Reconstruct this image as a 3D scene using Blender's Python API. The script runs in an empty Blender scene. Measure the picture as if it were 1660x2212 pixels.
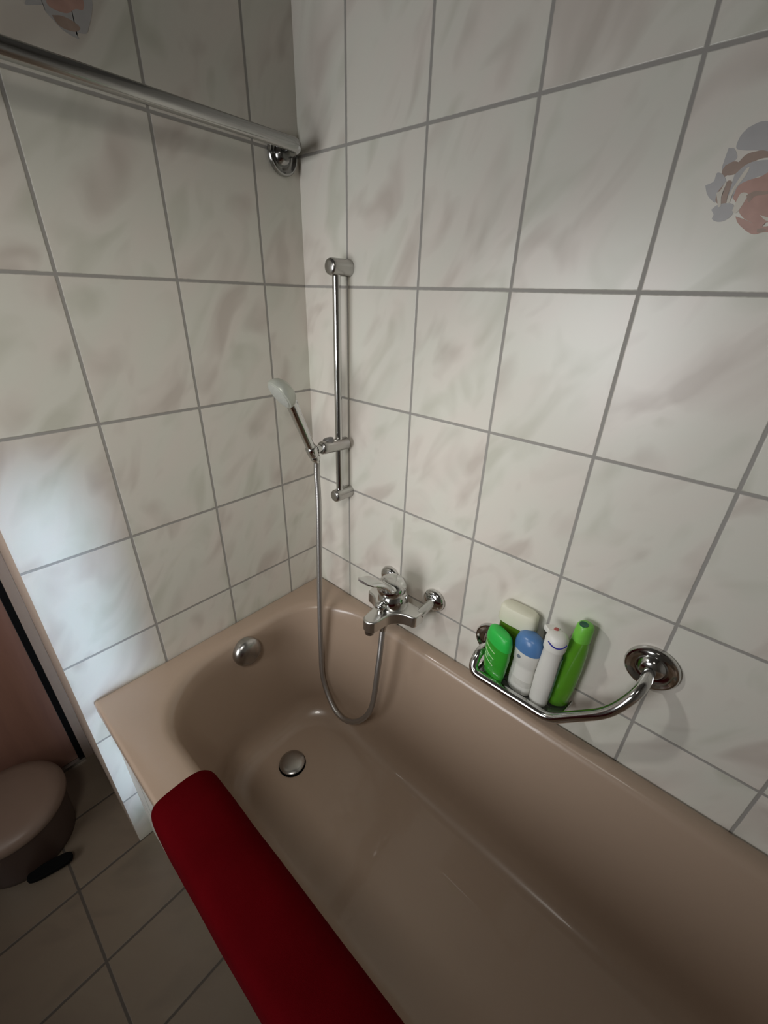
import bpy, bmesh, math, random
from mathutils import Vector, Matrix, noise
random.seed(4)
C = bpy.context.scene.collection
PI = math.pi

# ------------------------------------------------------------------ materials
def lin(r, g, b):
    f = lambda c: c / 12.92 if c <= .04045 else ((c + .055) / 1.055) ** 2.4
    return (f(r / 255), f(g / 255), f(b / 255), 1)

class NT:
    def __init__(s, name):
        s.m = bpy.data.materials.new(name); s.m.use_nodes = True
        s.t = s.m.node_tree; s.b = s.t.nodes['Principled BSDF']
    def n(s, typ, **kw):
        x = s.t.nodes.new(typ)
        for k, v in kw.items(): setattr(x, k, v)
        return x
    def l(s, a, b): s.t.links.new(a, b)
    def math(s, op, a, b=None, c=None):
        x = s.n('ShaderNodeMath', operation=op)
        for i, v in enumerate((a, b, c)):
            if v is None: continue
            if isinstance(v, (int, float)): x.inputs[i].default_value = v
            else: s.l(v, x.inputs[i])
        return x.outputs[0]
    def mix(s, fac, a, b):
        x = s.n('ShaderNodeMix', data_type='RGBA')
        for sock, v in ((x.inputs[0], fac), (x.inputs[6], a), (x.inputs[7], b)):
            if isinstance(v, (int, float, tuple)): sock.default_value = v
            else: s.l(v, sock)
        return x.outputs[2]
    def ramp(s, fac, *stops):
        x = s.n('ShaderNodeValToRGB'); e = x.color_ramp.elements
        while len(e) < len(stops): e.new(.5)
        for i, (p, c) in enumerate(stops): e[i].position = p; e[i].color = c
        s.l(fac, x.inputs[0]); return x.outputs[0]
    def noise(s, vec, scale, detail=3, rough=.5, dist=0):
        x = s.n('ShaderNodeTexNoise'); x.inputs['Scale'].default_value = scale
        x.inputs['Detail'].default_value = detail; x.inputs['Roughness'].default_value = rough
        x.inputs['Distortion'].default_value = dist
        if vec is not None: s.l(vec, x.inputs['Vector'])
        return x.outputs['Fac']
    def obj(s): return s.n('ShaderNodeTexCoord').outputs['Object']
    def bump(s, h, strength, dist=.001):
        x = s.n('ShaderNodeBump'); x.inputs['Strength'].default_value = strength
        x.inputs['Distance'].default_value = dist
        s.l(h, x.inputs['Height']); s.l(x.outputs[0], s.b.inputs['Normal'])

def plain(name, col, rough=.5, metal=0., var=.08, scale=30, bump=0., coat=0., sheen=0.):
    n = NT(name); o = n.obj()
    f = n.noise(o, scale)
    a = tuple(c * (1 - var) for c in col[:3]) + (1,); b = tuple(min(1, c * (1 + var)) for c in col[:3]) + (1,)
    n.l(n.mix(f, a, b), n.b.inputs['Base Color'])
    n.b.inputs['Roughness'].default_value = rough; n.b.inputs['Metallic'].default_value = metal
    n.b.inputs['Coat Weight'].default_value = coat
    n.b.inputs['Sheen Weight'].default_value = sheen
    if bump: n.bump(n.noise(o, scale * 6), bump)
    return n.m

def tile_mat(name, axes, org, size, grout_w, base, veins, grout, rough=.3, marble=True, seed=0., flip=1):
    n = NT(name); o = n.obj()
    sp = n.n('ShaderNodeSeparateXYZ'); n.l(o, sp.inputs[0])
    u, v = sp.outputs['XYZ'.index(axes[0])], sp.outputs['XYZ'.index(axes[1])]
    fu = n.math('DIVIDE', n.math('SUBTRACT', u, org[0]), size[0]); fv = n.math('DIVIDE', n.math('SUBTRACT', v, org[1]), size[1])
    def edge(f, s):
        fr = n.math('FRACT', f)
        return n.math('MULTIPLY', n.math('SUBTRACT', .5, n.math('ABSOLUTE', n.math('SUBTRACT', fr, .5))), s)
    d = n.math('MINIMUM', edge(fu, size[0]), edge(fv, size[1]))
    # a little wobble along the joint, as hand-wiped grout has
    wob = n.math('MULTIPLY', n.math('SUBTRACT', n.noise(o, 120, 2), .5), .0012)
    mr = n.n('ShaderNodeMapRange', interpolation_type='SMOOTHSTEP')
    n.l(n.math('ADD', d, wob), mr.inputs[0])
    mr.inputs[1].default_value = grout_w * .32; mr.inputs[2].default_value = grout_w * .68
    face = mr.outputs[0]
    cell = n.n('ShaderNodeCombineXYZ'); n.l(n.math('FLOOR', fu), cell.inputs[0]); n.l(n.math('FLOOR', fv), cell.inputs[1])
    cell.inputs[2].default_value = seed
    wn = n.n('ShaderNodeTexWhiteNoise', noise_dimensions='3D'); n.l(cell.outputs[0], wn.inputs['Vector'])
    off = n.n('ShaderNodeVectorMath', operation='SCALE'); n.l(wn.outputs['Color'], off.inputs[0]); off.inputs['Scale'].default_value = 7
    uv = n.n('ShaderNodeCombineXYZ'); n.l(u, uv.inputs[0]); n.l(v, uv.inputs[1])
    rt = n.n('ShaderNodeMapping'); n.l(uv.outputs[0], rt.inputs[0]); rt.inputs['Rotation'].default_value = (0, 0, -flip * math.radians(56))
    mp = n.n('ShaderNodeMapping'); n.l(rt.outputs[0], mp.inputs[0]); mp.inputs['Scale'].default_value = (1, 2.0, 1)
    ad = n.n('ShaderNodeVectorMath', operation='ADD'); n.l(mp.outputs[0], ad.inputs[0]); n.l(off.outputs[0], ad.inputs[1])
    f1 = n.noise(ad.outputs[0], 6.0, 2.5, .45, .6)
    f2 = n.noise(ad.outputs[0], 4.0, 2, .5, .3)
    col = n.ramp(f1, (.30, veins[0]), (.47, base), (.57, base), (.72, veins[1]))
    col = n.mix(n.math('MULTIPLY', f2, .55), col, base)
    tint = n.ramp(n.noise(ad.outputs[0], 6, 1), (.35, (1, .965, .935, 1)), (.65, (.97, .99, .945, 1)))
    mt = n.n('ShaderNodeMix', data_type='RGBA', blend_type='MULTIPLY'); mt.inputs[0].default_value = 1 if marble else .4
    n.l(col, mt.inputs[6]); n.l(tint, mt.inputs[7])
    n.l(n.mix(face, grout, mt.outputs[2]), n.b.inputs['Base Color'])
    r = n.n('ShaderNodeMapRange'); n.l(face, r.inputs[0]); r.inputs[3].default_value = .85; r.inputs[4].default_value = rough
    n.l(r.outputs[0], n.b.inputs['Roughness'])
    n.bump(face, .5, .0015)
    return n.m

TB = (.72, .695, .645, 1); TV = ((.53, .49, .445, 1), (.56, .545, .48, 1)); TG = (.33, .315, .29, 1)
ZH0 = 1.695
M_tile_r = tile_mat('tiles_right', 'XZ', (.15 - .2, ZH0 - .25 * 8), (.2, .25), .0055, TB, TV, TG, seed=1.)
M_tile_l = tile_mat('tiles_left', 'YZ', (-.1175 - .2 * 4, ZH0 - .25 * 8), (.2, .25), .0055, TB, TV, TG, seed=2., flip=1)
M_tile_p = tile_mat('tiles_panel', 'XZ', (.12, ZH0 - .25 * 8), (.2, .25), .005, TB, TV, TG, seed=3.)
M_floor = tile_mat('tiles_floor', 'XY', (.0, -.866 - .2 * 9), (.2, .2), .006, (.165, .130, .095, 1), ((.13, .105, .078, 1), (.185, .15, .11, 1)), (.065, .052, .040, 1), rough=.35, marble=False, seed=5.)
M_tub = plain('tub_enamel', (.40, .298, .222), .28, var=.02, scale=4, coat=.25)
M_chrome = plain('chrome', (.60, .60, .585), .13, 1., var=.03, scale=20)
M_chrome_s = plain('chrome_satin', (.46, .45, .43), .27, 1., var=.05, scale=60)
M_chrome_b = plain('chrome_bright', (.66, .655, .63), .3, 1., var=.03, scale=40)
M_chrome_d = plain('chrome_dark_reflect', (.40, .40, .39), .16, 1., var=.06, scale=40)  # base darkened to imitate the dark room reflected in the wall rail
M_red = NT('red_terry')
def _red():
    n = M_red; o = n.obj()
    f = n.noise(o, 14, 3); g = n.noise(o, 900, 2)
    n.l(n.mix(f, (.058, .0004, .0015, 1), (.09, .0006, .0024, 1)), n.b.inputs['Base Color'])
    n.b.inputs['Roughness'].default_value = .95; n.b.inputs['Specular IOR Level'].default_value = .03
    n.bump(g, .5, .0012)
    return n.m
M_red = _red()
M_tan = plain('tan_lining', (.36, .28, .22), .55, var=.06, scale=8)
M_door = NT('brown_veneer')
def _door():
    n = M_door; o = n.obj()
    mp = n.n('ShaderNodeMapping'); n.l(o, mp.inputs[0]); mp.inputs['Scale'].default_value = (6, 6, .5)
    f = n.noise(mp.outputs[0], 6, 5, .6, .4)
    n.l(n.mix(f, (.16, .078, .056, 1), (.24, .125, .088, 1)), n.b.inputs['Base Color'])
    n.b.inputs['Roughness'].default_value = .45
    return n.m
M_door = _door()
M_black = plain('black_rubber', (.0025, .0025, .0025), .9)
M_black.node_tree.nodes['Principled BSDF'].inputs['Specular IOR Level'].default_value = .12
M_frame = plain('brown_frame', (.25, .185, .14), .6)
M_white_wall = plain('plaster', (.48, .475, .46), .9, var=.03)
M_ceil = plain('ceiling_paint', (.25, .245, .235), .9, var=.03)
M_bin = plain('brown_plastic', (.055, .033, .026), .4, var=.05)
M_binlid = plain('tan_lid', (.16, .11, .082), .4, var=.05)

# ------------------------------------------------------------------ mesh helpers (built in world coordinates)
def link(name, bm, mat, parent=None, smooth=True, mats=None, bevel=0., sub=0, autosm=40):
    bmesh.ops.recalc_face_normals(bm, faces=bm.faces)
    me = bpy.data.meshes.new(name)
    org = Vector((0, 0, 0))
    q = parent
    while q is not None: org += q.location; q = q.parent
    if parent is not None: bmesh.ops.translate(bm, verts=bm.verts, vec=-org)
    bm.to_mesh(me); bm.free()
    o = bpy.data.objects.new(name, me); C.objects.link(o)
    for m in (mats or [mat]): me.materials.append(m)
    if parent is not None: o.parent = parent
    for p in me.polygons: p.use_smooth = smooth
    if bevel:
        b = o.modifiers.new('bevel', 'BEVEL'); b.width = bevel; b.segments = 3; b.limit_method = 'ANGLE'; b.angle_limit = math.radians(35)
        b.harden_normals = False
    if sub:
        s = o.modifiers.new('subdivision', 'SUBSURF'); s.levels = sub; s.render_levels = sub
    if smooth and autosm < 180 and not sub:
        try: me.set_sharp_from_angle(angle=math.radians(autosm))
        except Exception: pass
    return o

def thing(name, label, cat, loc=(0, 0, 0), group=None):
    o = bpy.data.objects.new(name, None); C.objects.link(o); o.location = loc; o.empty_display_size = .05
    o['label'] = label; o['category'] = cat
    if group: o['group'] = group
    return o

def tag(o, label, cat):
    o['label'] = label; o['category'] = cat; return o

def struct(name, bm, mat, mats=None, parent=None, smooth=False, label=None):
    o = link(name, bm, mat, parent, smooth=smooth, mats=mats)
    if parent is None: o['kind'] = 'structure'
    if label: o['label'] = label
    return o

def box(bm, lo, hi, mi=0):
    x0, y0, z0 = lo; x1, y1, z1 = hi
    v = [bm.verts.new(p) for p in ((x0, y0, z0), (x1, y0, z0), (x1, y1, z0), (x0, y1, z0), (x0, y0, z1), (x1, y0, z1), (x1, y1, z1), (x0, y1, z1))]
    fs = []
    for q in ((0, 3, 2, 1), (4, 5, 6, 7), (0, 1, 5, 4), (1, 2, 6, 5), (2, 3, 7, 6), (3, 0, 4, 7)):
        f = bm.faces.new([v[i] for i in q]); f.material_index = mi; fs.append(f)
    return fs

def frame(d):
    d = Vector(d).normalized()
    a = Vector((0, 0, 1)) if abs(d.z) < .9 else Vector((1, 0, 0))
    x = d.cross(a).normalized(); return x, d.cross(x).normalized(), d

def loft(bm, rings, close=True, cap0=True, cap1=True, mi=0):
    R = [[bm.verts.new(p) for p in r] for r in rings]
    n = len(R[0])
    for a, b in zip(R, R[1:]):
        for i in range(n if close else n - 1):
            j = (i + 1) % n
            f = bm.faces.new((a[i], a[j], b[j], b[i])); f.material_index = mi
    if cap0: bm.faces.new(R[0][::-1]).material_index = mi
    if cap1: bm.faces.new(R[-1]).material_index = mi
    return R

def lathe(bm, o, axis, prof, n=40, mi=0, cap0=True, cap1=True):
    """prof: (distance along axis, radius)"""
    x, y, d = frame(axis); o = Vector(o)
    rings = []
    for t, r in prof:
        rings.append([o + d * t + (x * math.cos(a) + y * math.sin(a)) * max(r, 1e-5) for a in (2 * PI * k / n for k in range(n))])
    loft(bm, rings, True, cap0, cap1, mi)

def crom(pts, k=8):
    P = [Vector(p) for p in pts]; P = [P[0] * 2 - P[1]] + P + [P[-1] * 2 - P[-2]]
    out = []
    for i in range(1, len(P) - 2):
        a, b, c, d = P[i - 1:i + 3]
        for s in range(k):
            t = s / k
            out.append(.5 * ((2 * b) + (c - a) * t + (2 * a - 5 * b + 4 * c - d) * t * t + (3 * b - a - 3 * c + d) * t ** 3))
    out.append(P[-2]); return out

def tube(bm, pts, r, n=16, mi=0, rad=None, sx=1., up=None):
    P = [Vector(p) for p in pts]
    T = [(P[min(i + 1, len(P) - 1)] - P[max(i - 1, 0)]).normalized() for i in range(len(P))]
    x = Vector(up) if up else frame(T[0])[0]
    rings = []
    for i, (p, t) in enumerate(zip(P, T)):
        x = (x - t * x.dot(t)).normalized(); y = t.cross(x)
        rr = rad(i / (len(P) - 1)) if rad else r
        rings.append([p + x * math.cos(2 * PI * k / n) * rr * sx + y * math.sin(2 * PI * k / n) * rr for k in range(n)])
    loft(bm, rings, mi=mi)

def fillet_path(pts, rads, k=8):
    """polyline with rounded corners"""
    P = [Vector(p) for p in pts]; out = [P[0]]
    for i in range(1, len(P) - 1):
        a, b, c = P[i - 1:i + 2]; r = rads[i - 1]
        u = (a - b).normalized(); w = (c - b).normalized()
        s = min(r, (a - b).length * .49, (c - b).length * .49)
        p0, p2 = b + u * s, b + w * s
        for j in range(k + 1):
            t = j / k; out.append(p0 * (1 - t) ** 2 + b * 2 * t * (1 - t) + p2 * t * t)
    out.append(P[-1]); return out

def resample(P, step):
    out = [P[0]]; acc = 0
    for a, b in zip(P, P[1:]):
        L = (b - a).length
        n = max(1, int(L / step))
        for j in range(1, n + 1): out.append(a.lerp(b, j / n))
    return out

def prism(bm, pts, z0, z1, mi=0):
    lo = [bm.verts.new((x, y, z0)) for x, y in pts]; hi = [bm.verts.new((x, y, z1)) for x, y in pts]
    n = len(pts)
    for i in range(n):
        j = (i + 1) % n
        bm.faces.new((lo[i], lo[j], hi[j], hi[i])).material_index = mi
    bm.faces.new(lo[::-1]).material_index = mi; bm.faces.new(hi).material_index = mi

def srect(cx, cy, rx, ry, e, n, rot=0.):
    out = []
    for k in range(n):
        a = 2 * PI * k / n; c, s = math.cos(a), math.sin(a)
        x = rx * math.copysign(abs(c) ** (2 / e), c); y = ry * math.copysign(abs(s) ** (2 / e), s)
        out.append((cx + x * math.cos(rot) - y * math.sin(rot), cy + x * math.sin(rot) + y * math.cos(rot)))
    return out

# ------------------------------------------------------------------ the room
WX, WY, CZ = 1.72, -1.95, 2.45
bm = bmesh.new(); box(bm, (-.55, WY, -.05), (WX + .1, .1, 0)); struct('floor', bm, M_floor)
bm = bmesh.new(); box(bm, (-.55, WY, CZ), (WX + .1, .1, CZ + .05)); struct('ceiling', bm, M_ceil)
bm = bmesh.new(); box(bm, (0, 0, 0), (WX + .1, .1, CZ))
w_right = struct('wall_right', bm, M_tile_r)
bm = bmesh.new(); fs = box(bm, (-.39, -.712, 0), (0, .1, CZ))
fs[2].material_index = 1
w_left = struct('wall_left', bm, None, mats=[M_tile_l, M_tan])
bm = bmesh.new(); box(bm, (WX, WY, 0), (WX + .1, 0, CZ)); struct('wall_far_end', bm, M_white_wall)
bm = bmesh.new(); box(bm, (-.55, WY - .1, 0), (WX + .1, WY, CZ)); struct('wall_rear', bm, M_white_wall)
bm = bmesh.new()
box(bm, (-.55, -.712, 0), (-.45, .1, CZ)); box(bm, (-.55, WY, 0), (-.45, -1.62, CZ)); box(bm, (-.55, -1.62, 2.06), (-.45, -.712, CZ))
struct('wall_door_side', bm, M_white_wall)
# door in the recess: leaf, dark gap at its edge, frame
bm = bmesh.new(); box(bm, (-.44, -1.60, .012), (-.40, -.752, 2.04)); d1 = struct('door_1', bm, M_door)
bm = bmesh.new(); lathe(bm, (-.40, -1.53, 1.02), (1, 0, 0), [(0, .024), (.006, .024), (.008, .01), (.045, .01)], 20)
tube(bm, fillet_path([(-.36, -1.53, 1.02), (-.352, -1.53, 1.02), (-.352, -1.41, 1.02)], [.008]), .009)
link('door_handle', bm, M_chrome_s, d1)
bm = bmesh.new(); box(bm, (-.44, -.751, .012), (-.394, -.736, 2.05)); struct('trim_1', bm, M_black)
bm = bmesh.new(); box(bm, (-.45, -.7355, 0), (-.388, -.7125, 2.06)); struct('trim_2', bm, M_frame)
bm = bmesh.new(); box(bm, (-.44, -1.60, 0), (-.385, -.737, .011)); struct('trim_3', bm, M_chrome_s)

# ------------------------------------------------------------------ flower motifs printed on two tiles
MOTIF_R = [(1, [(0.8163, 1.6151), (0.8258, 1.6187), (0.8334, 1.6182), (0.842, 1.6146), (0.8511, 1.5893), (0.8334, 1.5924), (0.8204, 1.5942), (0.8112, 1.5978), (0.8116, 1.6084)]), (1, [(0.8036, 1.5988), (0.8098, 1.5972), (0.8153, 1.5879), (0.8099, 1.5823), (0.8084, 1.5745), (0.8035, 1.5791), (0.8031, 1.5879)]), (3, [(0.8178, 1.5829), (0.8234, 1.59), (0.8321, 1.5918), (0.8398, 1.5915), (0.8522, 1.5861), (0.8533, 1.583), (0.8423, 1.5844), (0.8325, 1.5819), (0.8251, 1.5757), (0.8175, 1.5719), (0.809, 1.5728), (0.811, 1.579)]), (3, [(0.8059, 1.582), (0.8139, 1.585), (0.8209, 1.581), (0.8173, 1.5751), (0.8115, 1.5725), (0.8075, 1.5697), (0.8044, 1.5766)]), (1, [(0.7913, 1.564), (0.7989, 1.5674), (0.7997, 1.5755), (0.8064, 1.5731), (0.8123, 1.5651), (0.8111, 1.5562), (0.8086, 1.5455), (0.8024, 1.5486), (0.796, 1.5551)]), (3, [(0.8067, 1.5566), (0.8106, 1.5629), (0.8144, 1.5666), (0.8186, 1.5637), (0.8183, 1.5522), (0.8189, 1.543), (0.813, 1.5426), (0.8072, 1.5474)]), (1, [(0.8059, 1.5381), (0.8113, 1.5428), (0.8212, 1.5436), (0.828, 1.5406), (0.8295, 1.5312), (0.8238, 1.5256), (0.8163, 1.5248), (0.8099, 1.5282), (0.8103, 1.5325)]), (1, [(0.8184, 1.5718), (0.8267, 1.5802), (0.8384, 1.5826), (0.8544, 1.5798), (0.859, 1.5672), (0.8437, 1.5673), (0.8326, 1.563), (0.8257, 1.5548), (0.8237, 1.5484), (0.8194, 1.5488)]), (0, [(0.8246, 1.5483), (0.8257, 1.5597), (0.8337, 1.5645), (0.844, 1.5665), (0.8584, 1.5688), (0.8747, 1.5231), (0.8661, 1.5212), (0.8618, 1.5156), (0.8535, 1.5211), (0.8437, 1.526), (0.8366, 1.5323), (0.8312, 1.5411)]), (0, [(0.8335, 1.5292), (0.842, 1.5261), (0.8535, 1.5211), (0.8644, 1.5171), (0.8737, 1.5174), (0.8771, 1.5122), (0.8665, 1.5111), (0.8575, 1.5095), (0.8476, 1.5147), (0.8384, 1.5221)]), (3, [(0.8597, 1.5149), (0.865, 1.5154), (0.8688, 1.5135), (0.8657, 1.5112), (0.8609, 1.5114)]), (2, [(0.8055, 1.5551), (0.8091, 1.5572), (0.8115, 1.5652), (0.813, 1.5643), (0.8122, 1.5553), (0.8125, 1.5494), (0.8146, 1.5416), (0.812, 1.5406), (0.8094, 1.5472)]), (2, [(0.8192, 1.5497), (0.8212, 1.5585), (0.8246, 1.5679), (0.8281, 1.5762), (0.8311, 1.5766), (0.8293, 1.5681), (0.8254, 1.5605), (0.8229, 1.551), (0.8226, 1.5443), (0.8196, 1.5446)]), (2, [(0.8281, 1.5355), (0.8292, 1.5446), (0.8313, 1.5526), (0.8383, 1.5512), (0.8376, 1.5439), (0.8343, 1.5342), (0.8315, 1.5327)]), (3, [(0.8372, 1.5497), (0.844, 1.5531), (0.8553, 1.552), (0.8638, 1.5535), (0.8647, 1.5511), (0.8548, 1.5488), (0.8457, 1.5481), (0.842, 1.5427)]), (2, [(0.857, 1.5292), (0.8659, 1.5261), (0.8732, 1.5272), (0.8744, 1.5239), (0.8655, 1.5228)])]
MOTIF_L = [(1, [(-0.4608, 1.7739), (-0.4453, 1.7919), (-0.4129, 1.8115), (-0.3827, 1.8176), (-0.3733, 1.8041), (-0.3794, 1.7849), (-0.3862, 1.7713), (-0.3916, 1.763), (-0.4054, 1.7595), (-0.4025, 1.7542), (-0.4121, 1.7543), (-0.4237, 1.7575), (-0.432, 1.7641), (-0.4408, 1.7711), (-0.4403, 1.7761), (-0.453, 1.7718), (-0.4631, 1.7691)]), (0, [(-0.433, 1.7883), (-0.4139, 1.8079), (-0.3924, 1.8124), (-0.3857, 1.7982), (-0.3893, 1.7885), (-0.3995, 1.7859), (-0.4121, 1.7774), (-0.4286, 1.776), (-0.4356, 1.7794)]), (3, [(-0.4326, 1.7689), (-0.4196, 1.7724), (-0.4055, 1.7711), (-0.3982, 1.7666), (-0.4062, 1.7605), (-0.4192, 1.759), (-0.4277, 1.7613)])]
M_pet = [plain('print_rose', (.46, .285, .235), .3, var=.25, scale=45), plain('print_grey', (.43, .42, .415), .3, var=.12, scale=40),
         plain('print_cream', (.62, .58, .50), .3, var=.08, scale=60), plain('print_brown', (.35, .26, .21), .3, var=.2, scale=50)]
def motif(parent, polys, to3, name):
    bm = bmesh.new()
    for k, (mi, poly) in enumerate(polys):
        P = [Vector((x, y, 0)) for x, y in poly]; P = crom(P + [P[0]], 4)[:-1]
        f = bm.faces.new([bm.verts.new(to3(q.x, q.y, .0002 + k * .00004)) for q in P]); f.material_index = mi
    bmesh.ops.triangulate(bm, faces=bm.faces)
    return link(name, bm, None, parent, smooth=False, mats=M_pet)
motif(w_right, MOTIF_R, lambda x, z, d: (x, -d, z), 'flower_motif')
motif(w_left, MOTIF_L, lambda y, z, d: (d, y, z), 'flower_motif')

# ------------------------------------------------------------------ bathtub
RZ = .575; TL = 1.70; FY = -.687
tub = thing('bathtub', 'tan brown enamel bathtub built into the tiled corner', 'bathtub', (TL / 2, FY / 2, 0))
N = 96
def opening(x0, x1, y0, y1, rl, e, z):
    """rounded rectangle, corner radii rl (tap end) and fixed at far end, N points, matched by index"""
    def corner(cx, cy, rx, ry, a0, k):
        out = []
        for i in range(k):
            a = a0 + PI / 2 * i / (k - 1); c, s = math.cos(a), math.sin(a)
            out.append((cx + rx * math.copysign(abs(c) ** (2 / e), c), cy + ry * math.copysign(abs(s) ** (2 / e), s)))
        return out
    q = 24; rr = min(.12, (y1 - y0) / 2); ry = min(rl[1], (y1 - y0) / 2 - .001)
    pts = corner(x1 - rr, y1 - rr, rr, rr, 0, q) + corner(x0 + rl[0], y1 - ry, rl[0], ry, PI / 2, q) \
        + corner(x0 + rl[2], y0 + min(rl[3], (y1 - y0) / 2 - .001), rl[2], min(rl[3], (y1 - y0) / 2 - .001), PI, q) + corner(x1 - rr, y0 + rr, rr, rr, 1.5 * PI, q)
    return [Vector((x, y, z)) for x, y in pts]
def outer(m, z, r=.004):
    return opening(0.002 + m, TL - m, FY + m, -.002 - m, (r, r, r, r), 2, z)
prof = []   # rings from outside skirt over the rim into the basin
rings = [outer(.02, RZ - .04), outer(.0, RZ - .035), outer(0., RZ - .008), outer(.002, RZ - .002), outer(.008, RZ)]
def inner(t, z, x0=.0):
    pass
# inner lip: (inset from lip line, z)
X0, X1, Y0, Y1 = .066, 1.60, -.60, -.042
RL = (.215, .185, .175, .21)
def ins(dx0, dx1, dy0, dy1, z, k=1.):
    return opening(X0 + dx0, X1 - dx1, Y0 + dy0, Y1 - dy1, tuple(r * k for r in RL), 2.15, z)
for o, z in ((-.018, RZ), (-.010, RZ - .001), (-.004, RZ - .004), (.002, RZ - .010), (.006, RZ - .018)):
    rings.append(ins(o, o, o, o, z))
for t in (.1, .2, .35, .5, .65, .78):
    z = RZ - .018 - t * (RZ - .018 - .18)
    rings.append(ins(.006 + .05 * t, .006 + .20 * t, .006 + .065 * t, .006 + .075 * t, z, 1 - .15 * t))
# bottom fillet
for a in (15, 35, 55, 75, 90):
    s, c = math.sin(math.radians(a)), math.cos(math.radians(a))
    m = .062 * (1 - c); z = .18 + .0877 * (1 - s) * .95
    rings.append(ins(.046 + m, .162 + m, .057 + m, .0655 + m, z + .001, .85 - .2 * s))
for m in (.14, .19, .225):
    rings.append(ins(.046 + m, .17 + m * 1.6, .057 + min(m, .2), .0655 + min(m, .2), .18 - .004 * (m / .225), .5 * (1 - m * 2)))
bm = bmesh.new(); loft(bm, rings, cap0=False, cap1=True)
link('shell', bm, M_tub, tub, autosm=60)
# overflow rosette
ov = Vector((.084, -.340, .530)); oax = Vector((1, 0, .10)).normalized()
bm = bmesh.new()
lathe(bm, ov - oax * .012, oax, [(0, .040), (.016, .041), (.021, .0395), (.028, .034), (.033, .023), (.0355, .010), (.036, 0)], 40)
link('overflow_cap', bm, M_chrome_s, tub)
# drain: dark seat and domed plug
dc = Vector((.240, -.334, .1775))
bm = bmesh.new(); lathe(bm, dc - Vector((0, 0, .003)), (0, 0, 1), [(0, .040), (.0045, .040), (.0052, .038), (.0048, .034)], 40)
seat = link('drain_seat', bm, M_black, tub)
bm = bmesh.new(); lathe(bm, dc + Vector((0, 0, .001)), (0, 0, 1), [(0, .025), (.004, .0365), (.007, .0375), (.0095, .035), (.0115, .025), (.0125, .011), (.0127, 0)], 40)
link('drain_plug', bm, M_chrome_s, tub)
# tiled front panel
bm = bmesh.new(); box(bm, (.001, -.676, 0), (TL, -.640, RZ - .041))
struct('wall_bath_front', bm, M_tile_p)

# ------------------------------------------------------------------ red towel over the front rim
def build_towel():
    bm = bmesh.new()
    # outer skin cross-section (y, z), outside hem -> over the rim -> inside hem
    cs = [(-.6985, .40), (-.700, .45), (-.7015, .50), (-.7025, .545), (-.7020, .572), (-.698, .590), (-.688, .599), (-.672, .603), (-.650, .604), (-.628, .603),
          (-.607, .600), (-.592, .592), (-.583, .578), (-.578, .560), (-.572, .52), (-.562, .47), (-.552, .42)]
    th = .0115
    X = [.343 + .0005, .345, .349, .356, .366] + [.38 + .02 * i for i in range(36)]
    def off(i):
        a = Vector(cs[max(i - 1, 0)]); b = Vector(cs[min(i + 1, len(cs) - 1)]); t = (b - a).normalized(); return Vector((t.y, -t.x))
    outer_r, inner_r = [], []
    for xi, x in enumerate(X):
        ro, ri = [], []
        for i, (y, z) in enumerate(cs):
            n = off(i)
            s = i / (len(cs) - 1)
            e = {0: -.0058, 1: -.0018, 2: -.0004}.get(xi, 0.)
            p = Vector((x, y, z)); nz = noise.noise(Vector((x * 7, s * 4, 3.1))) * .0035 + noise.noise(Vector((x * 22, s * 9, 8.7))) * .0014
            fold = .004 * math.exp(-((x - .47 - .05 * (s - .5)) / .012) ** 2) * (1 if .35 < s < .8 else .3)
            d = nz + e - fold * .6
            if s < .3 or s > .7: d *= .55
            d = min(d, .003) if s < .3 else d
            # hem of the far end: corners rounded off
            xx = x + (.03 * max(0, s - .62) ** 1.3 / .3 + .016 * max(0, .32 - s) / .3) * max(0, 1 - xi / 9)
            ro.append(Vector((xx, y - n.x * -d * -1 if False else y + (-n.x) * d, z + (-n.y) * d)))
            ri.append(Vector((xx, y + n.x * (th + min(0, e)), z + n.y * (th + min(0, e)))))
        outer_r.append(ro); inner_r.append(ri)
    rings = [o + i[::-1] for o, i in zip(outer_r, inner_r)]
    loft(bm, rings)
    return bm
o = link('towel', build_towel(), M_red, sub=1, autosm=180)
tag(o, 'dark red terry towel draped along the front rim of the bathtub', 'towel')

# ------------------------------------------------------------------ chrome rail high on the left wall
rail = thing('wall_rail', 'long horizontal chrome rail mounted high along the left wall', 'rail', (0, -.36, 1.69))
def rose(bm, c, ax, R):
    lathe(bm, c, ax, [(0, R * .95), (.002, R), (.006, R * 1.0), (.009, R * .95), (.0095, R * .88), (.007, R * .80), (.0045, R * .7), (.004, R * .58), (.009, R * .52), (.013, R * .42), (.016, R * .34)], 48, cap1=True)
bm = bmesh.new(); P = fillet_path([(.004, -.047, 1.689), (.07, -.058, 1.693), (.07, -.64, 1.693), (.004, -.651, 1.689)], [.016, .016])
tube(bm, P, .0120, 24); link('bar', bm, M_chrome_d, rail)
for y in (-.047, -.651):
    bm = bmesh.new(); rose(bm, (.0, y, 1.689), (1, 0, 0), .037); link('flange', bm, M_chrome_d, rail)

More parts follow.
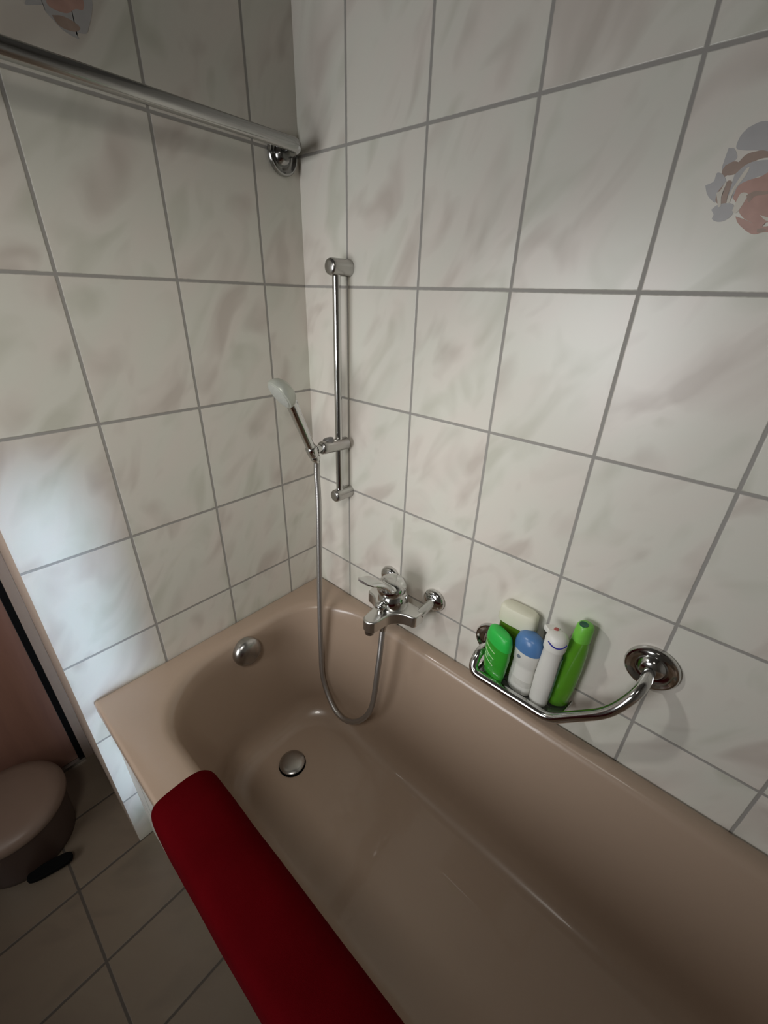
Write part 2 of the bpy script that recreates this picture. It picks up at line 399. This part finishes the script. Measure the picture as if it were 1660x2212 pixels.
# ------------------------------------------------------------------ shower riser rail with slider
sr = thing('shower_rail', 'vertical chrome shower rail with sliding holder on the right wall', 'shower rail', (.154, 0, .94))
bm = bmesh.new(); tube(bm, [(.1545, -.038, 1.478), (.153, -.038, 1.2), (.152, -.038, .942)], .0092, 24); link('bar', bm, M_chrome, sr)
for (x, z) in ((.155, 1.482), (.152, .941)):
    bm = bmesh.new(); lathe(bm, (x, 0, z), (0, -1, 0), [(0, .0165), (.003, .0172), (.045, .0172), (.054, .0168), (.058, .015), (.060, .011), (.0605, 0)], 32)
    link('bracket', bm, M_chrome_s, sr)
sl = bmesh.new(); lathe(sl, (.154, -.012, 1.083), (0.0, -1, .06), [(0, .014), (.003, .0165), (.075, .0168), (.086, .0160), (.090, .013), (.0905, .011), (.089, .0085)], 32)
slider = link('slider', sl, M_chrome_s, sr)
bm = bmesh.new(); lathe(bm, (.1525, -.072, 1.094), (-.25, -.1, 1), [(0, .0140), (.010, .0140), (.013, .013), (.0145, .009), (.0147, 0)], 24); link('knob', bm, plain('grey_plastic', (.16, .155, .15), .4), slider)
bm = bmesh.new()
hd = Vector((.0095, -.070, .152)).normalized()
hb = Vector((.1485, -.119, 1.074))
lathe(bm, (.1535, -.100, 1.088), (-.1, -1, -.05), [(0, .009), (.012, .0085)], 20)
lathe(bm, hb - hd * .002, hd, [(0, .0125), (.004, .0145), (.022, .0152), (.026, .0140)], 28)
link('holder', bm, M_chrome, slider)

# ------------------------------------------------------------------ hand shower
hs = thing('hand_shower', 'chrome hand shower with pale round head hanging in the rail holder', 'hand shower', hb)
bm = bmesh.new()
Hc = Vector((.158, -.205, 1.238))
P = crom([hb - hd * .004, hb + hd * .05, hb + hd * .11, hb + hd * .160, Hc + Vector((.0, .004, .002))], 10)
tube(bm, P, .012, 24, rad=lambda t: .0105 + .0045 * t); link('handle', bm, M_chrome, hs)
fn = Vector((-.10, -.80, -.52)).normalized()
bm = bmesh.new()
lathe(bm, Hc - fn * .018, fn, [(-.004, 0), (-.003, .010), (0, .020), (.006, .029), (.014, .034), (.022, .0355), (.027, .0345), (.029, .031)], 40)
link('head', bm, plain('pale_chrome', (.50, .52, .46), .32, .35, var=.04), hs)
bm = bmesh.new(); lathe(bm, Hc + fn * .0095, fn, [(0, .0305), (.0025, .030), (.004, .022), (.0045, .008), (.0047, 0)], 40)
link('spray_face', bm, plain('spray_grey', (.42, .43, .39), .5, var=.2, scale=250), hs)
bm = bmesh.new(); lathe(bm, hb - hd * .002, -hd, [(0, .0105), (.004, .0125), (.010, .0125), (.016, .0095), (.022, .0078)], 24); link('hose_nut', bm, M_chrome, hs)

# ------------------------------------------------------------------ hose
def hose_mat():
    n = NT('metal_hose'); o = n.obj()
    w = n.n('ShaderNodeTexWave', wave_type='BANDS', bands_direction='Z'); n.l(o, w.inputs[0]); w.inputs['Scale'].default_value = 140
    n.l(n.mix(w.outputs['Fac'], (.42, .41, .40, 1), (.52, .51, .49, 1)), n.b.inputs['Base Color'])
    n.b.inputs['Metallic'].default_value = .9; n.b.inputs['Roughness'].default_value = .34
    n.bump(w.outputs['Fac'], .35, .0008); return n.m
bm = bmesh.new()
h0 = hb - hd * .022
HOSE = [(.1435, -.109, 1.020), (.148, -.112, .916), (.1505, -.126, .629), (.158, -.137, .455), (.1735, -.146, .320), (.243, -.156, .238), (.322, -.158, .267), (.386, -.152, .373), (.398, -.138, .543)]
P = crom([h0] + HOSE + [(.390, -.116, .655)], 10)
tube(bm, P, .0078, 16)
o = link('shower_hose', bm, hose_mat()); tag(o, 'flexible grey metal shower hose looping down into the bathtub', 'hose')

# ------------------------------------------------------------------ bath mixer tap
tap = thing('bath_mixer', 'chrome single lever bath mixer tap with spout on the right wall', 'tap', (.392, 0, .73))
cx = .392
for x in (.317, .468):
    bm = bmesh.new(); lathe(bm, (x, 0, .73), (0, -1, 0), [(0, .030), (.004, .0315), (.010, .030), (.016, .024), (.019, .016), (.02, .0105)], 40)
    fl = link('flange', bm, M_chrome, tap)
    bm = bmesh.new(); x2 = cx + (x - cx) * .95
    tube(bm, [(x, -.012, .73), (x + (x2 - x) * .5, -.034, .724), (x2, -.062, .716)], .0115, 20); link('union', bm, M_chrome, fl)
# body outline in plan: bar with arched underside flowing into the spout
out = [(cx - .078, -.050), (cx + .078, -.050), (cx + .082, -.060), (cx + .080, -.088), (cx + .074, -.094)]
for t in range(1, 10):
    a = t / 10 * PI / 2
    out.append((cx + .074 - .052 * math.sin(a), -.094 - .0 - .050 * (1 - math.cos(a))))
out += [(cx + .0205, -.158), (cx + .018, -.172), (cx + .011, -.180), (cx, -.183), (cx - .011, -.180), (cx - .018, -.172), (cx - .0205, -.158)]
for t in range(9, 0, -1):
    a = t / 10 * PI / 2
    out.append((cx - .074 + .052 * math.sin(a), -.094 - .050 * (1 - math.cos(a))))
out += [(cx - .074, -.094), (cx - .080, -.088), (cx - .082, -.060)]
bm = bmesh.new(); prism(bm, out, .692, .726)
body = link('body', bm, M_chrome_b, tap, smooth=True, bevel=.004, autosm=30)
bm = bmesh.new(); lathe(bm, (cx, -.168, .690), (0, -.1, -1), [(0, .012), (.006, .0125), (.010, .011), (.0102, .009), (.006, .0085)], 28); link('aerator', bm, M_chrome_s, body)
dax = Vector((0, -.18, 1)).normalized(); dcn = Vector((cx, -.078, .722))
bm = bmesh.new(); lathe(bm, dcn, dax, [(0, .038), (.006, .0395), (.018, .0395), (.030, .0375), (.040, .033), (.046, .027)], 44); link('cartridge', bm, M_chrome, tap)
# lever: cap and long flat blade
bm = bmesh.new(); lathe(bm, dcn + dax * .047, dax, [(0, .027), (.003, .0355), (.012, .0378), (.022, .036), (.030, .030), (.0345, .020), (.036, .008), (.0362, 0)], 44)
lev = link('lever', bm, M_chrome, tap)
bm = bmesh.new()
P = crom([dcn + dax * .060 + Vector((0, .012, .004)), dcn + dax * .072 + Vector((0, -.025, .0)), dcn + Vector((0, -.066, .100)), dcn + Vector((0, -.092, .116)), dcn + Vector((0, -.116, .128))], 8)
up = Vector((1, 0, 0)); rings = []
for i, p in enumerate(P):
    t = i / (len(P) - 1); T = (P[min(i + 1, len(P) - 1)] - P[max(i - 1, 0)]).normalized(); nn = T.cross(up)
    w = (.025 + .007 * math.sin(PI * min(1, t * 1.2))) * (1 if t < .9 else max(.55, 1 - (t - .9) * 4)); h = .010 * (1 - t) + .0028
    rings.append([p + up * w * math.copysign(abs(math.cos(a)) ** .7, math.cos(a)) + nn * h * math.copysign(abs(math.sin(a)) ** .8, math.sin(a)) for a in (2 * PI * k / 24 for k in range(24))])
loft(bm, rings); link('lever_blade', bm, M_chrome, lev)
# diverter knob on the spout and hose outlet under the body
bm = bmesh.new(); lathe(bm, (cx + .002, -.132, .726), (0, 0, 1), [(0, .009), (.008, .0075), (.012, .011), (.018, .0145), (.024, .0142), (.029, .010), (.0315, .004), (.0318, 0)], 28); link('diverter_knob', bm, M_chrome, tap)
bm = bmesh.new(); lathe(bm, (cx - .002, -.116, .690), (0, 0, -1), [(0, .0125), (.012, .0125), (.022, .0115), (.034, .0085), (.040, .0078)], 24); link('hose_outlet', bm, M_chrome_s, tap)

# ------------------------------------------------------------------ grab rail with soap tray
GY = -.085
gr = thing('grab_rail', 'bent chrome grab rail with soap tray on the right wall above the tub', 'grab rail', (.78, 0, .70))
bm = bmesh.new()
P = fillet_path([(.640, -.010, .706), (.634, -.060, .704), (.636, GY, .668), (.820, GY, .668), (.912, GY, .768), (.940, -.062, .828), (.942, -.008, .840)], [.024, .03, .022, .05, .026], 10)
tube(bm, resample(P, .01), .0105, 24, up=(0, 0, 1)); link('bar', bm, M_chrome, gr)
for x, z in ((.642, .706), (.942, .840)):
    bm = bmesh.new(); rose(bm, (x, 0, z), (0, -1, 0), .045); link('flange', bm, M_chrome, gr)
tray = bmesh.new()
pts = [(.641, -.008), (.641, -.068), (.652, -.080), (.812, -.080), (.832, -.068), (.840, -.006)]
prism(tray, pts, .6535, .6575)
tray_o = link('soap_tray', tray, plain('grey_tray', (.30, .30, .285), .22, .75), gr, smooth=False)
bm = bmesh.new()
tube(bm, resample(fillet_path([(x, y, .6605) for x, y in pts], [.012] * 4, 5), .01), .0032, 10); 
for k in range(4): tube(bm, [(.656, -.016 - .016 * k, .6585), (.812, -.016 - .016 * k, .6585)], .0013, 8)
link('tray_rim', bm, M_chrome, tray_o)

# ------------------------------------------------------------------ bottles on the tray
TZ = .6602
def oval(bm, cx, cy, prof, rot=0., n=40, mi=0, tilt=None):
    rings = []
    for z, rx, ry, e in prof:
        q = srect(cx, cy, rx, ry, e, n, rot)
        if tilt: q = [(x + tilt[0] * (z - TZ), y + tilt[1] * (z - TZ)) for x, y in q]
        rings.append([Vector((x, y, z)) for x, y in q])
    loft(bm, rings, mi=mi)
def liquid(name, col, rough=.25, trans=.35):
    n = NT(name); o = n.obj()
    n.l(n.mix(n.noise(o, 25), tuple(c * .85 for c in col) + (1,), tuple(c * 1.1 for c in col) + (1,)), n.b.inputs['Base Color'])
    n.b.inputs['Roughness'].default_value = rough; n.b.inputs['Transmission Weight'].default_value = trans
    n.b.inputs['Coat Weight'].default_value = .3
    return n.m
G1 = liquid('green_gel', (.045, .46, .035), trans=.25); G2 = liquid('dark_green_liquid', (.09, .20, .012), trans=.3); G3 = liquid('lime_gel', (.16, .50, .03), trans=.25)
M_cream = plain('cream_cap', (.70, .69, .55), .45, var=.04); M_white = plain('white_plastic', (.72, .71, .66), .4, var=.03)
M_gcap = plain('green_cap', (.03, .50, .07), .35, var=.05); M_line = plain('pale_print', (.45, .72, .35), .5, var=.05)
# back bottle: white flip lid over green body
b = thing('shampoo_bottle', 'flat dark green bottle with a large cream lid at the back of the soap tray', 'bottle', (.694, -.024, TZ))
bm = bmesh.new(); oval(bm, 694e-3, -.0215, [(TZ, .034, .0140, 3), (TZ + .004, .037, .016, 3), (TZ + .06, .0385, .0168, 3), (TZ + .132, .037, .016, 3), (TZ + .146, .034, .0145, 3)]); link('body', bm, G2, b)
bm = bmesh.new(); oval(bm, 694e-3, -.0215, [(TZ + .144, .0405, .0190, 3.4), (TZ + .147, .0425, .0200, 3.4), (TZ + .178, .0405, .0190, 3.4), (TZ + .184, .0375, .0170, 3.2), (TZ + .186, .033, .0135, 3)]); link('lid', bm, M_cream, b)
# front left: green oval shampoo with green cap
b = thing('shampoo_bottle', 'bright green oval bottle with thin pale stripes at the left front of the tray', 'bottle', (.681, -.061, TZ))
r1 = math.radians(-24); c1 = (.6775, -.0600)
bm = bmesh.new(); oval(bm, c1[0], c1[1], [(TZ, .024, .0110, 2.4), (TZ + .003, .0275, .013, 2.4), (TZ + .03, .031, .0150, 2.4), (TZ + .075, .0345, .0165, 2.4), (TZ + .104, .0345, .0165, 2.3)], r1); body1 = link('body', bm, G1, b)
bm = bmesh.new(); oval(bm, c1[0], c1[1], [(TZ + .1035, .0350, .0170, 2.3), (TZ + .116, .0345, .0166, 2.3), (TZ + .130, .031, .0150, 2.3), (TZ + .1345, .027, .0125, 2.2), (TZ + .136, .02, .009, 2)], r1, tilt=(0, 0)); link('cap', bm, M_gcap, b)
for k, z in enumerate((TZ + .052, TZ + .070, TZ + .088)):
    bm = bmesh.new(); P = []
    for a in range(-62, -8, 6):
        a_ = math.radians(a - 62); f = (a + 62) / 54
        rr = (.0300 + (z - TZ) * .05, .0152 + (z - TZ) * .017)
        x, y = rr[0] * 1.02 * math.copysign(abs(math.cos(a_)) ** .83, math.cos(a_)), rr[1] * 1.05 * math.copysign(abs(math.sin(a_)) ** .83, math.sin(a_))
        P.append((c1[0] + x * math.cos(r1) - y * math.sin(r1), c1[1] + x * math.sin(r1) + y * math.cos(r1), z + .008 - .010 * math.sin(f * 1.6)))
    tube(bm, P, .0009, 8); link('printed_stripe', bm, M_line, body1)
# deodorant: white waist body, blue domed cap
b = thing('roll_on_deodorant', 'small white bottle with a blue domed cap in the middle of the tray', 'bottle', (.737, -.042, TZ))
bm = bmesh.new(); oval(bm, .737, -.046, [(TZ, .0245, .0170, 2.3), (TZ + .003, .0275, .0195, 2.3), (TZ + .035, .0280, .020, 2.3), (TZ + .072, .0265, .0190, 2.3), (TZ + .080, .0265, .0192, 2.2), (TZ + .085, .0285, .0215, 2.2), (TZ + .118, .0300, .0228, 2.2)], math.radians(-12)); bd = link('body', bm, M_white, b)
bm = bmesh.new(); oval(bm, .737, -.046, [(TZ + .1175, .0310, .0235, 2.2), (TZ + .134, .0305, .0230, 2.2), (TZ + .147, .0265, .0200, 2.1), (TZ + .154, .0185, .014, 2), (TZ + .157, .007, .006, 2)], math.radians(-12)); link('cap', bm, plain('blue_cap', (.085, .20, .42), .3, var=.12, scale=60), b)
bm = bmesh.new(); lathe(bm, (.7265, -.0658, TZ + .103), (-.12, -1, .0), [(-.002, .0046), (.0012, .0046), (.0014, .004)], 20); link('emblem', bm, plain('grey_print', (.16, .19, .22), .5), bd)
bm = bmesh.new(); oval(bm, .737, -.046, [(TZ + .025, .0283, .0203, 2.3), (TZ + .042, .0282, .0202, 2.3)], math.radians(-12)); link('label_band', bm, plain('pale_label', (.60, .59, .54), .5, var=.15, scale=90), bd)
# tall white squeeze tube with blue arc
b = thing('toothpaste_tube', 'tall slim white tube with a dark blue arc at its top on the tray', 'tube', (.784, -.055, TZ))
tc = (.7835, -.0560); tl = (.02, -.02)
bm = bmesh.new(); oval(bm, tc[0], tc[1], [(TZ, .012, .0105, 2), (TZ + .003, .0170, .0145, 2.1), (TZ + .010, .0192, .0165, 2.2), (TZ + .08, .0205, .0185, 2.2), (TZ + .140, .0190, .0185, 2.2), (TZ + .158, .0185, .0185, 2.2), (TZ + .166, .0205, .0200, 2.2)], tilt=tl); bt = link('body', bm, M_white, b)
bm = bmesh.new(); oval(bm, tc[0], tc[1], [(TZ + .1655, .0213, .0208, 2.2), (TZ + .188, .0213, .0208, 2.2), (TZ + .196, .0185, .018, 2.1), (TZ + .200, .012, .012, 2), (TZ + .2008, .004, .004, 2)], tilt=tl); cap = link('cap', bm, M_white, b)
bm = bmesh.new(); P = []
for k in range(13):
    a = math.radians(-118 + 100 * k / 12 - 0); zz = TZ + .188 - .007 * math.sin(PI * k / 12)
    P.append((tc[0] + tl[0] * (zz - TZ) + .0216 * math.cos(a), tc[1] + tl[1] * (zz - TZ) + .0211 * math.sin(a), zz))
tube(bm, P, .0016, 8); link('blue_arc', bm, plain('blue_print', (.03, .03, .30), .4), cap)
bm = bmesh.new(); zt = TZ + .199
prism(bm, [(tc[0] - .030, tc[1] + .012), (tc[0] - .012, tc[1] - .002), (tc[0] + .001, tc[1] + .022), (tc[0] - .010, tc[1] + .030)], TZ + .182, TZ + .194); link('flip_tab', bm, M_white, cap, smooth=False, bevel=.002)
bm = bmesh.new(); lathe(bm, (tc[0] - .004, tc[1] + .006, zt + .0005), (0, 0, 1), [(-.001, .005), (.0018, .0045), (.0022, .003)], 16); link('red_dot', bm, plain('red_print', (.42, .10, .09), .5), cap)
bm = bmesh.new(); P = []
rings = []
for z in (TZ + .03, TZ + .06, TZ + .09, TZ + .12, TZ + .145):
    rings.append([Vector((tc[0] + tl[0] * (z - TZ) + .0213 * math.cos(a), tc[1] + tl[1] * (z - TZ) + .0193 * math.sin(a), z)) for a in (math.radians(-20 + 12 * k) for k in range(7))])
loft(bm, rings, close=False, cap0=False, cap1=False); link('teal_print', bm, plain('teal_print', (.16, .36, .26), .45, var=.6, scale=70), bt)
# slim lime bottle, seen on edge
b = thing('shower_gel_bottle', 'tall lime green bottle seen edge on at the right end of the tray', 'bottle', (.820, -.0265, TZ))
r3 = math.radians(38); c3 = (.8160, -.0270); t3 = (.03, .01)
bm = bmesh.new(); oval(bm, c3[0], c3[1], [(TZ, .016, .0105, 2.4), (TZ + .004, .0205, .0130, 2.4), (TZ + .05, .0225, .0145, 2.4), (TZ + .11, .0230, .0155, 2.4), (TZ + .158, .0205, .0160, 2.3), (TZ + .182, .0172, .0155, 2.2), (TZ + .186, .0168, .0153, 2.2)], r3, tilt=t3); bl = link('body', bm, G3, b)
bm = bmesh.new(); oval(bm, c3[0], c3[1], [(TZ + .1855, .0172, .0160, 2.2), (TZ + .200, .0165, .0156, 2.2), (TZ + .218, .0155, .0150, 2.1), (TZ + .222, .0132, .0132, 2), (TZ + .2235, .011, .011, 2)], r3, tilt=t3); cp = link('cap', bm, plain('lime_cap', (.17, .52, .06), .35), b)
bm = bmesh.new(); zz = TZ + .2234; px = c3[0] + t3[0] * .213 - .003; py = c3[1] + t3[1] * .213 - .004
lathe(bm, (px, py, zz - .001), (0, 0, 1), [(0, .0085), (.0018, .0083), (.002, .0075), (.0012, .006)], 24); link('thumb_recess', bm, plain('deep_green', (.01, .10, .05), .4), cp)

# ------------------------------------------------------------------ pedal bin in the recess
bn = thing('pedal_bin', 'round brown pedal bin with tan lid on the floor by the door', 'bin', (-.235, -.925, 0))
bc = Vector((-.235, -.925, 0))
bm = bmesh.new(); lathe(bm, bc, (0, 0, 1), [(.0, .110), (.004, .113), (.02, .114), (.06, .116), (.14, .121), (.150, .122)], 56); link('body', bm, M_bin, bn)
bm = bmesh.new(); lathe(bm, bc, (0, 0, 1), [(.1505, .127), (.158, .131), (.170, .130), (.182, .120), (.190, .095), (.194, .05), (.195, 0)], 56); link('lid', bm, M_binlid, bn)
bm = bmesh.new()
pd = Vector((.82, .10, 0)).normalized(); pp = bc + pd * .112
q = srect(pp.x + .022, pp.y + .012, .017, .050, 3, 28, math.radians(-14))
loft(bm, [[Vector((x, y, z)) for x, y in q] for z in (.012, .026)]); link('pedal', bm, M_black, bn, bevel=.003)

# ------------------------------------------------------------------ light
def area(name, loc, target, sx, sy, power, col, spread=180):
    l = bpy.data.lights.new(name, 'AREA'); l.shape = 'RECTANGLE'; l.size = sx; l.size_y = sy; l.energy = power; l.color = col; l.spread = math.radians(spread)
    o = bpy.data.objects.new(name, l); C.objects.link(o); o.location = loc
    o.rotation_euler = (Vector(target) - Vector(loc)).to_track_quat('-Z', 'Y').to_euler()
    return o
def spot(name, loc, target, power, col, ang, blend, rad):
    l = bpy.data.lights.new(name, 'SPOT'); l.energy = power; l.color = col; l.spot_size = math.radians(ang); l.spot_blend = blend; l.shadow_soft_size = rad
    o = bpy.data.objects.new(name, l); C.objects.link(o); o.location = loc
    o.rotation_euler = (Vector(target) - Vector(loc)).to_track_quat('-Z', 'Y').to_euler()
    return o
spot('wall_lamp', (.03, -.80, 1.62), (1.20, 0, .80), 13.5, (1, .995, .97), 70, .9, .03)
spot('added_corner_spot', (.95, -1.15, 1.95), (.03, -.30, .74), 26.5, (1, .965, .905), 73, 1, .15)  # added spot behind the camera; its cone falloff imitates lens vignetting
area('rear_fill_area', (.20, -1.92, 1.18), (.05, 0, 1.0), .8, .8, 8.0, (.97, .98, 1.0), 110)  # added soft fill from the rear; no window is built there
area('narrow_window_daylight', (1.70, -.775, .60), (0, -.660, .50), .07, 1.2, .46, (.55, .74, 1.0), 9)
w = bpy.data.worlds.new('World'); bpy.context.scene.world = w; w.use_nodes = True
w.node_tree.nodes['Background'].inputs[0].default_value = (.5, .5, .5, 1); w.node_tree.nodes['Background'].inputs[1].default_value = .05

# ------------------------------------------------------------------ camera
yaw, pit, rol = math.radians(130.52037), math.radians(-27.30959), math.radians(1.95925)
f = Vector((math.cos(pit) * math.cos(yaw), math.cos(pit) * math.sin(yaw), math.sin(pit)))
r = f.cross(Vector((0, 0, 1))).normalized(); u = r.cross(f)
r2 = r * math.cos(rol) + u * math.sin(rol); u2 = -r * math.sin(rol) + u * math.cos(rol)
cam = bpy.data.cameras.new('camera'); co = bpy.data.objects.new('camera', cam); C.objects.link(co)
m = Matrix((r2, u2, -f)).transposed().to_4x4(); m.translation = Vector((.9235, -.7509, 1.429)); co.matrix_world = m
cam.sensor_fit = 'HORIZONTAL'; cam.sensor_width = 36; cam.lens = 901.9 / 1660 * 36; cam.clip_start = .02
S = bpy.context.scene; S.camera = co
S.view_settings.view_transform = 'Standard'; S.view_settings.look = 'None'; S.view_settings.exposure = 0; S.view_settings.gamma = 1
